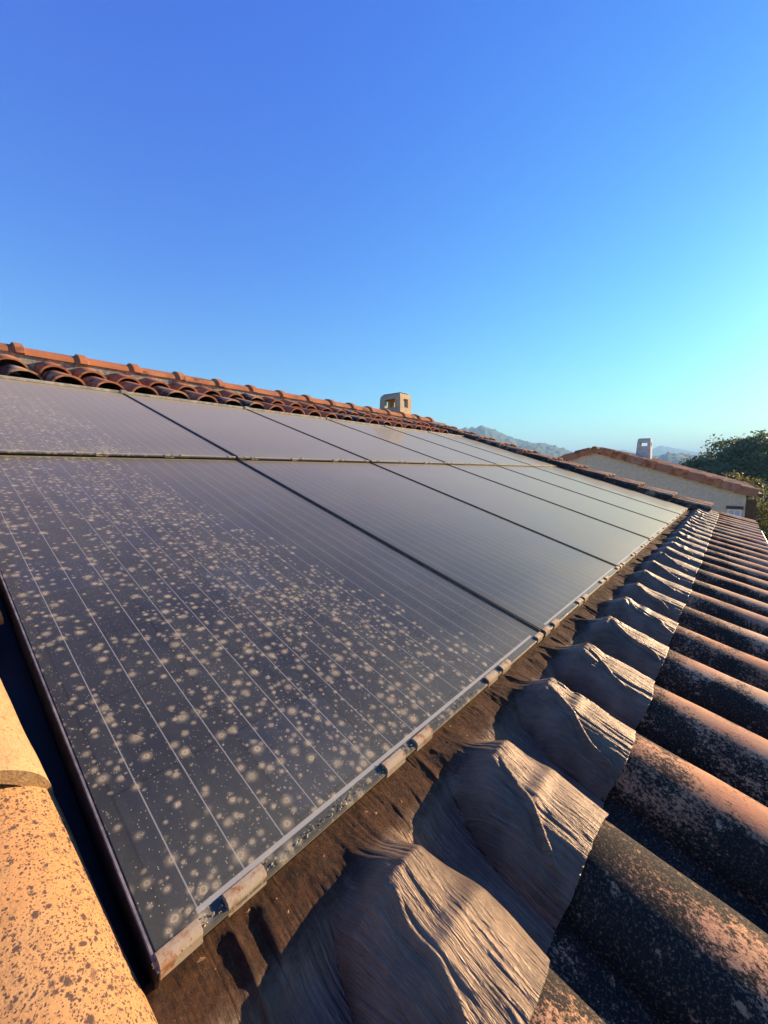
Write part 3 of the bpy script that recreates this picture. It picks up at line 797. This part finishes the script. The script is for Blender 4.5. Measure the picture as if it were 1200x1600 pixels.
cap = [(NYR + .096 * math.cos(a), NZR + .01 + .072 * math.sin(a)) for a in np.linspace(0, math.pi, 13)] + [(NYR - .11, NZR + .01), (NYR - .24, NZR - .01), (NYR - .24, NZR - .12), (NYR + .24, NZR - .12), (NYR + .24, NZR - .01), (NYR + .11, NZR + .01)]
mb = MB(); mb.prism(cap, 'x', NX - .10, NX + .02)
link('ridge_mortar', mb.mesh('ridge_mortar'), NB_H, M['tile_far'], inv)
# window by the wall's right corner, with lintel and sill, and a dark upright under the eave
wy0, wy1, wz0, wz1 = -.655, -.40, -.95, -.56
wf = MB(); wf.box(NX - .03, NX - .002, wy0 + .03, wy1, wz1 - .03, wz1); wf.box(NX - .03, NX - .002, wy0, wy0 + .03, wz0, wz1); wf.box(NX - .03, NX - .002, wy1, wy1 + .03, wz0, wz1); wf.box(NX - .028, NX - .002, (wy0 + wy1) / 2, (wy0 + wy1) / 2 + .02, wz0 + .001, wz1 - .031)
win = link('window', wf.mesh('window_frame'), NB_H, M['white'], inv)
k = N('window_glass'); k.fin((.42, .50, .58), .15, None, .6); M['pane'] = k.m
link('pane', MB().box(NX - .012, NX - .004, wy0 + .031, wy1 - .001, wz0, wz1 - .031).mesh('pane'), win, M['pane'], Matrix())
link('lintel', MB().box(NX - .05, NX - .003, wy0 - .03, wy1 + .06, wz1 + .003, wz1 + .085).mesh('lintel'), win, M['wood'], Matrix())
link('sill', MB().box(NX - .08, NX - .003, wy0 - .25, wy1 + .05, wz0 - .06, wz0 - .003, .005).mesh('sill'), win, M['white'], Matrix())
link('corner_upright', MB().box(NX + .03, NX + .23, -.935, -.735, GZ + .01, -.30, .01).mesh('corner_upright'), NB_H, M['wood'], inv)  # brown upright block filling the dark strip beside the wall corner
mb = MB(); mb.tube([(NX - .05, NYE - .06, NZE - .04), (NX2, NYE - .06, NZE - .04)], .05, 10)
link('gutter', mb.mesh('gutter'), NB_H, M['wood'], inv)

# ------------------------------------------------------------------ trees and shrubs
def foliage(name, blobs, count, size, seed, mat, parent, inner=.32):
    r = np.random.default_rng(seed)
    vol = np.array([b[3] * b[4] * b[5] for b in blobs]) ** .72; cnt = (vol / vol.sum() * count).astype(int)
    C_, D_ = [], []
    for b, c in zip(blobs, cnt):
        # each lobe is a cluster of twig clumps
        nc = max(5, c // 55)
        dv = r.normal(size=(nc, 3)); dv /= np.linalg.norm(dv, axis=1)[:, None]
        cc = np.array(b[:3]) + dv * np.array(b[3:6]) * (inner + (1 - inner) * r.random((nc, 1)) ** .45)
        w = r.integers(0, nc, c)
        cs = (b[3] * .20) * (.5 + r.random((nc, 1)))
        p = cc[w] + r.normal(size=(c, 3)) * cs[w] * np.array((1, 1, .6))
        C_.append(p); D_.append(dv[w] + .7 * r.normal(size=(c, 3)))
    P = np.concatenate(C_); Dn = np.concatenate(D_); Dn /= np.linalg.norm(Dn, axis=1)[:, None]
    t = np.cross(Dn, r.normal(size=P.shape)); t /= np.linalg.norm(t, axis=1)[:, None]; b2 = np.cross(Dn, t)
    s = size * (.55 + .9 * r.random((len(P), 1)))
    V = np.stack([P - t * s, P - b2 * s * .55, P + t * s, P + b2 * s * .55], 1).reshape(-1, 3)
    F = np.arange(len(V)).reshape(-1, 4)
    return link(name, mesh_np(name, V, F, False), parent, mat, Matrix())
def polar(az, d, z=GZ): return Vector((CX + d * math.cos(R_(az)), CY + d * math.sin(R_(az)), z))
def tree(az, d, blobs, count, size, seed, mat, label, cat='tree', name='tree', trunk_r=.28):
    base = polar(az, d); t = empty(name, Matrix.Translation(base)); tag(t, label, cat)
    ax = Vector((math.cos(R_(az)), math.sin(R_(az)), 0)); ay = Vector((-ax.y, ax.x, 0))
    B = [(*(ax * b[0] + ay * b[1])[:2], b[2], b[3], b[4], b[5]) for b in blobs]
    foliage('crown', B, count, size, seed, mat, t)
    mb = MB(); zc = min(b[2] for b in B)
    mb.tube([(0, 0, -.1), (.05, .02, zc * .5), (.0, .08, zc)], [trunk_r, trunk_r * .8, trunk_r * .65])
    for b in B:
        mb.tube([(0, .05, zc * .72), (b[0] * .4, b[1] * .4, (zc * .8 + b[2]) * .5), (b[0] * .85, b[1] * .85, b[2])], [trunk_r * .5, trunk_r * .32, trunk_r * .1], 6)
    link('trunk', mb.mesh('trunk', True), t, M['bark'], Matrix())
    return t
# offsets: (away, left, height, radii)
tree(-1.2, 45, [(0, 0, 4.2, 2.6, 2.5, 1.7), (0, 1.3, 5.0, 1.5, 1.5, 1.1), (-.3, -.3, 5.5, 1.4, 1.25, .95), (.5, -1.9, 4.8, 1.7, 1.6, 1.3), (0, 2.3, 3.7, 1.4, 1.3, 1.0),
     (0, -3.6, 4.0, 1.8, 1.6, 1.5), (-.6, .6, 3.2, 2.2, 2.4, 1.3), (0, -2.2, 2.6, 2.2, 2.2, 1.4)], 20000, .12, 3, M['leaf_dark'], 'tall dark evergreen tree with a broad rounded crown behind the neighbouring house', trunk_r=.3)
tree(2.75, 41, [(0, 0, 3.4, 1.2, 1.0, .95), (0, .55, 2.9, 1.0, .8, .8), (.2, -.7, 3.1, 1.1, .9, .9), (0, .1, 2.2, 1.3, 1.2, .9)], 10000, .11, 4, M['leaf_dark'], 'smaller dark tree left of the tall evergreen, peeping over the tiled roof', trunk_r=.16)
tree(.3, 27, [(0, 0, 2.75, .9, .65, .6), (0, -.75, 2.5, .9, .7, .55), (0, .5, 2.3, .8, .6, .55), (0, -.2, 1.6, 1.2, 1.2, 1.0)], 7000, .06, 5, M['leaf_olive'], 'yellow green shrub showing just above the far slope of the neighbouring roof', 'shrub', 'shrub', .07)
tree(-2.95, 18.2, [(0, 0, 1.9, .5, .40, .45), (0, -.35, 1.4, .6, .5, .5), (0, .12, 1.0, .6, .45, .55), (0, -.3, .6, .7, .7, .5)], 6000, .045, 6, M['leaf_olive'], 'olive green bush at the right corner of the grey gable wall', 'shrub', 'shrub', .05)
tree(-3.6, 33, [(0, 0, 2.0, 1.0, .8, .9), (0, -1.3, 2.4, 1.2, 1.2, 1.0), (0, -.5, 1.0, 1.4, 1.4, .9)], 7000, .085, 9, M['leaf_dark'], 'dark hedge bush at the edge of the lawn, right of the olive bush', 'shrub', 'shrub', .07)

# ------------------------------------------------------------------ haze
hz = N('haze_air')
for nd in list(hz.t.nodes):
    if nd.type == 'BSDF_PRINCIPLED': hz.t.nodes.remove(nd)
pv = hz.t.nodes.new('ShaderNodeVolumePrincipled')
pv.inputs['Color'].default_value = (.36, .67, .95, 1); pv.inputs['Density'].default_value = 5.6e-4; pv.inputs['Anisotropy'].default_value = 0.0
hz.t.links.new(pv.outputs[0], hz.out.inputs['Volume'])
HB = link('haze', MB().box(-4800, 4800, -4800, 4800, GZ - 1, 195).mesh('haze'), None, hz.m, Matrix())
tag(HB, kind='stuff')
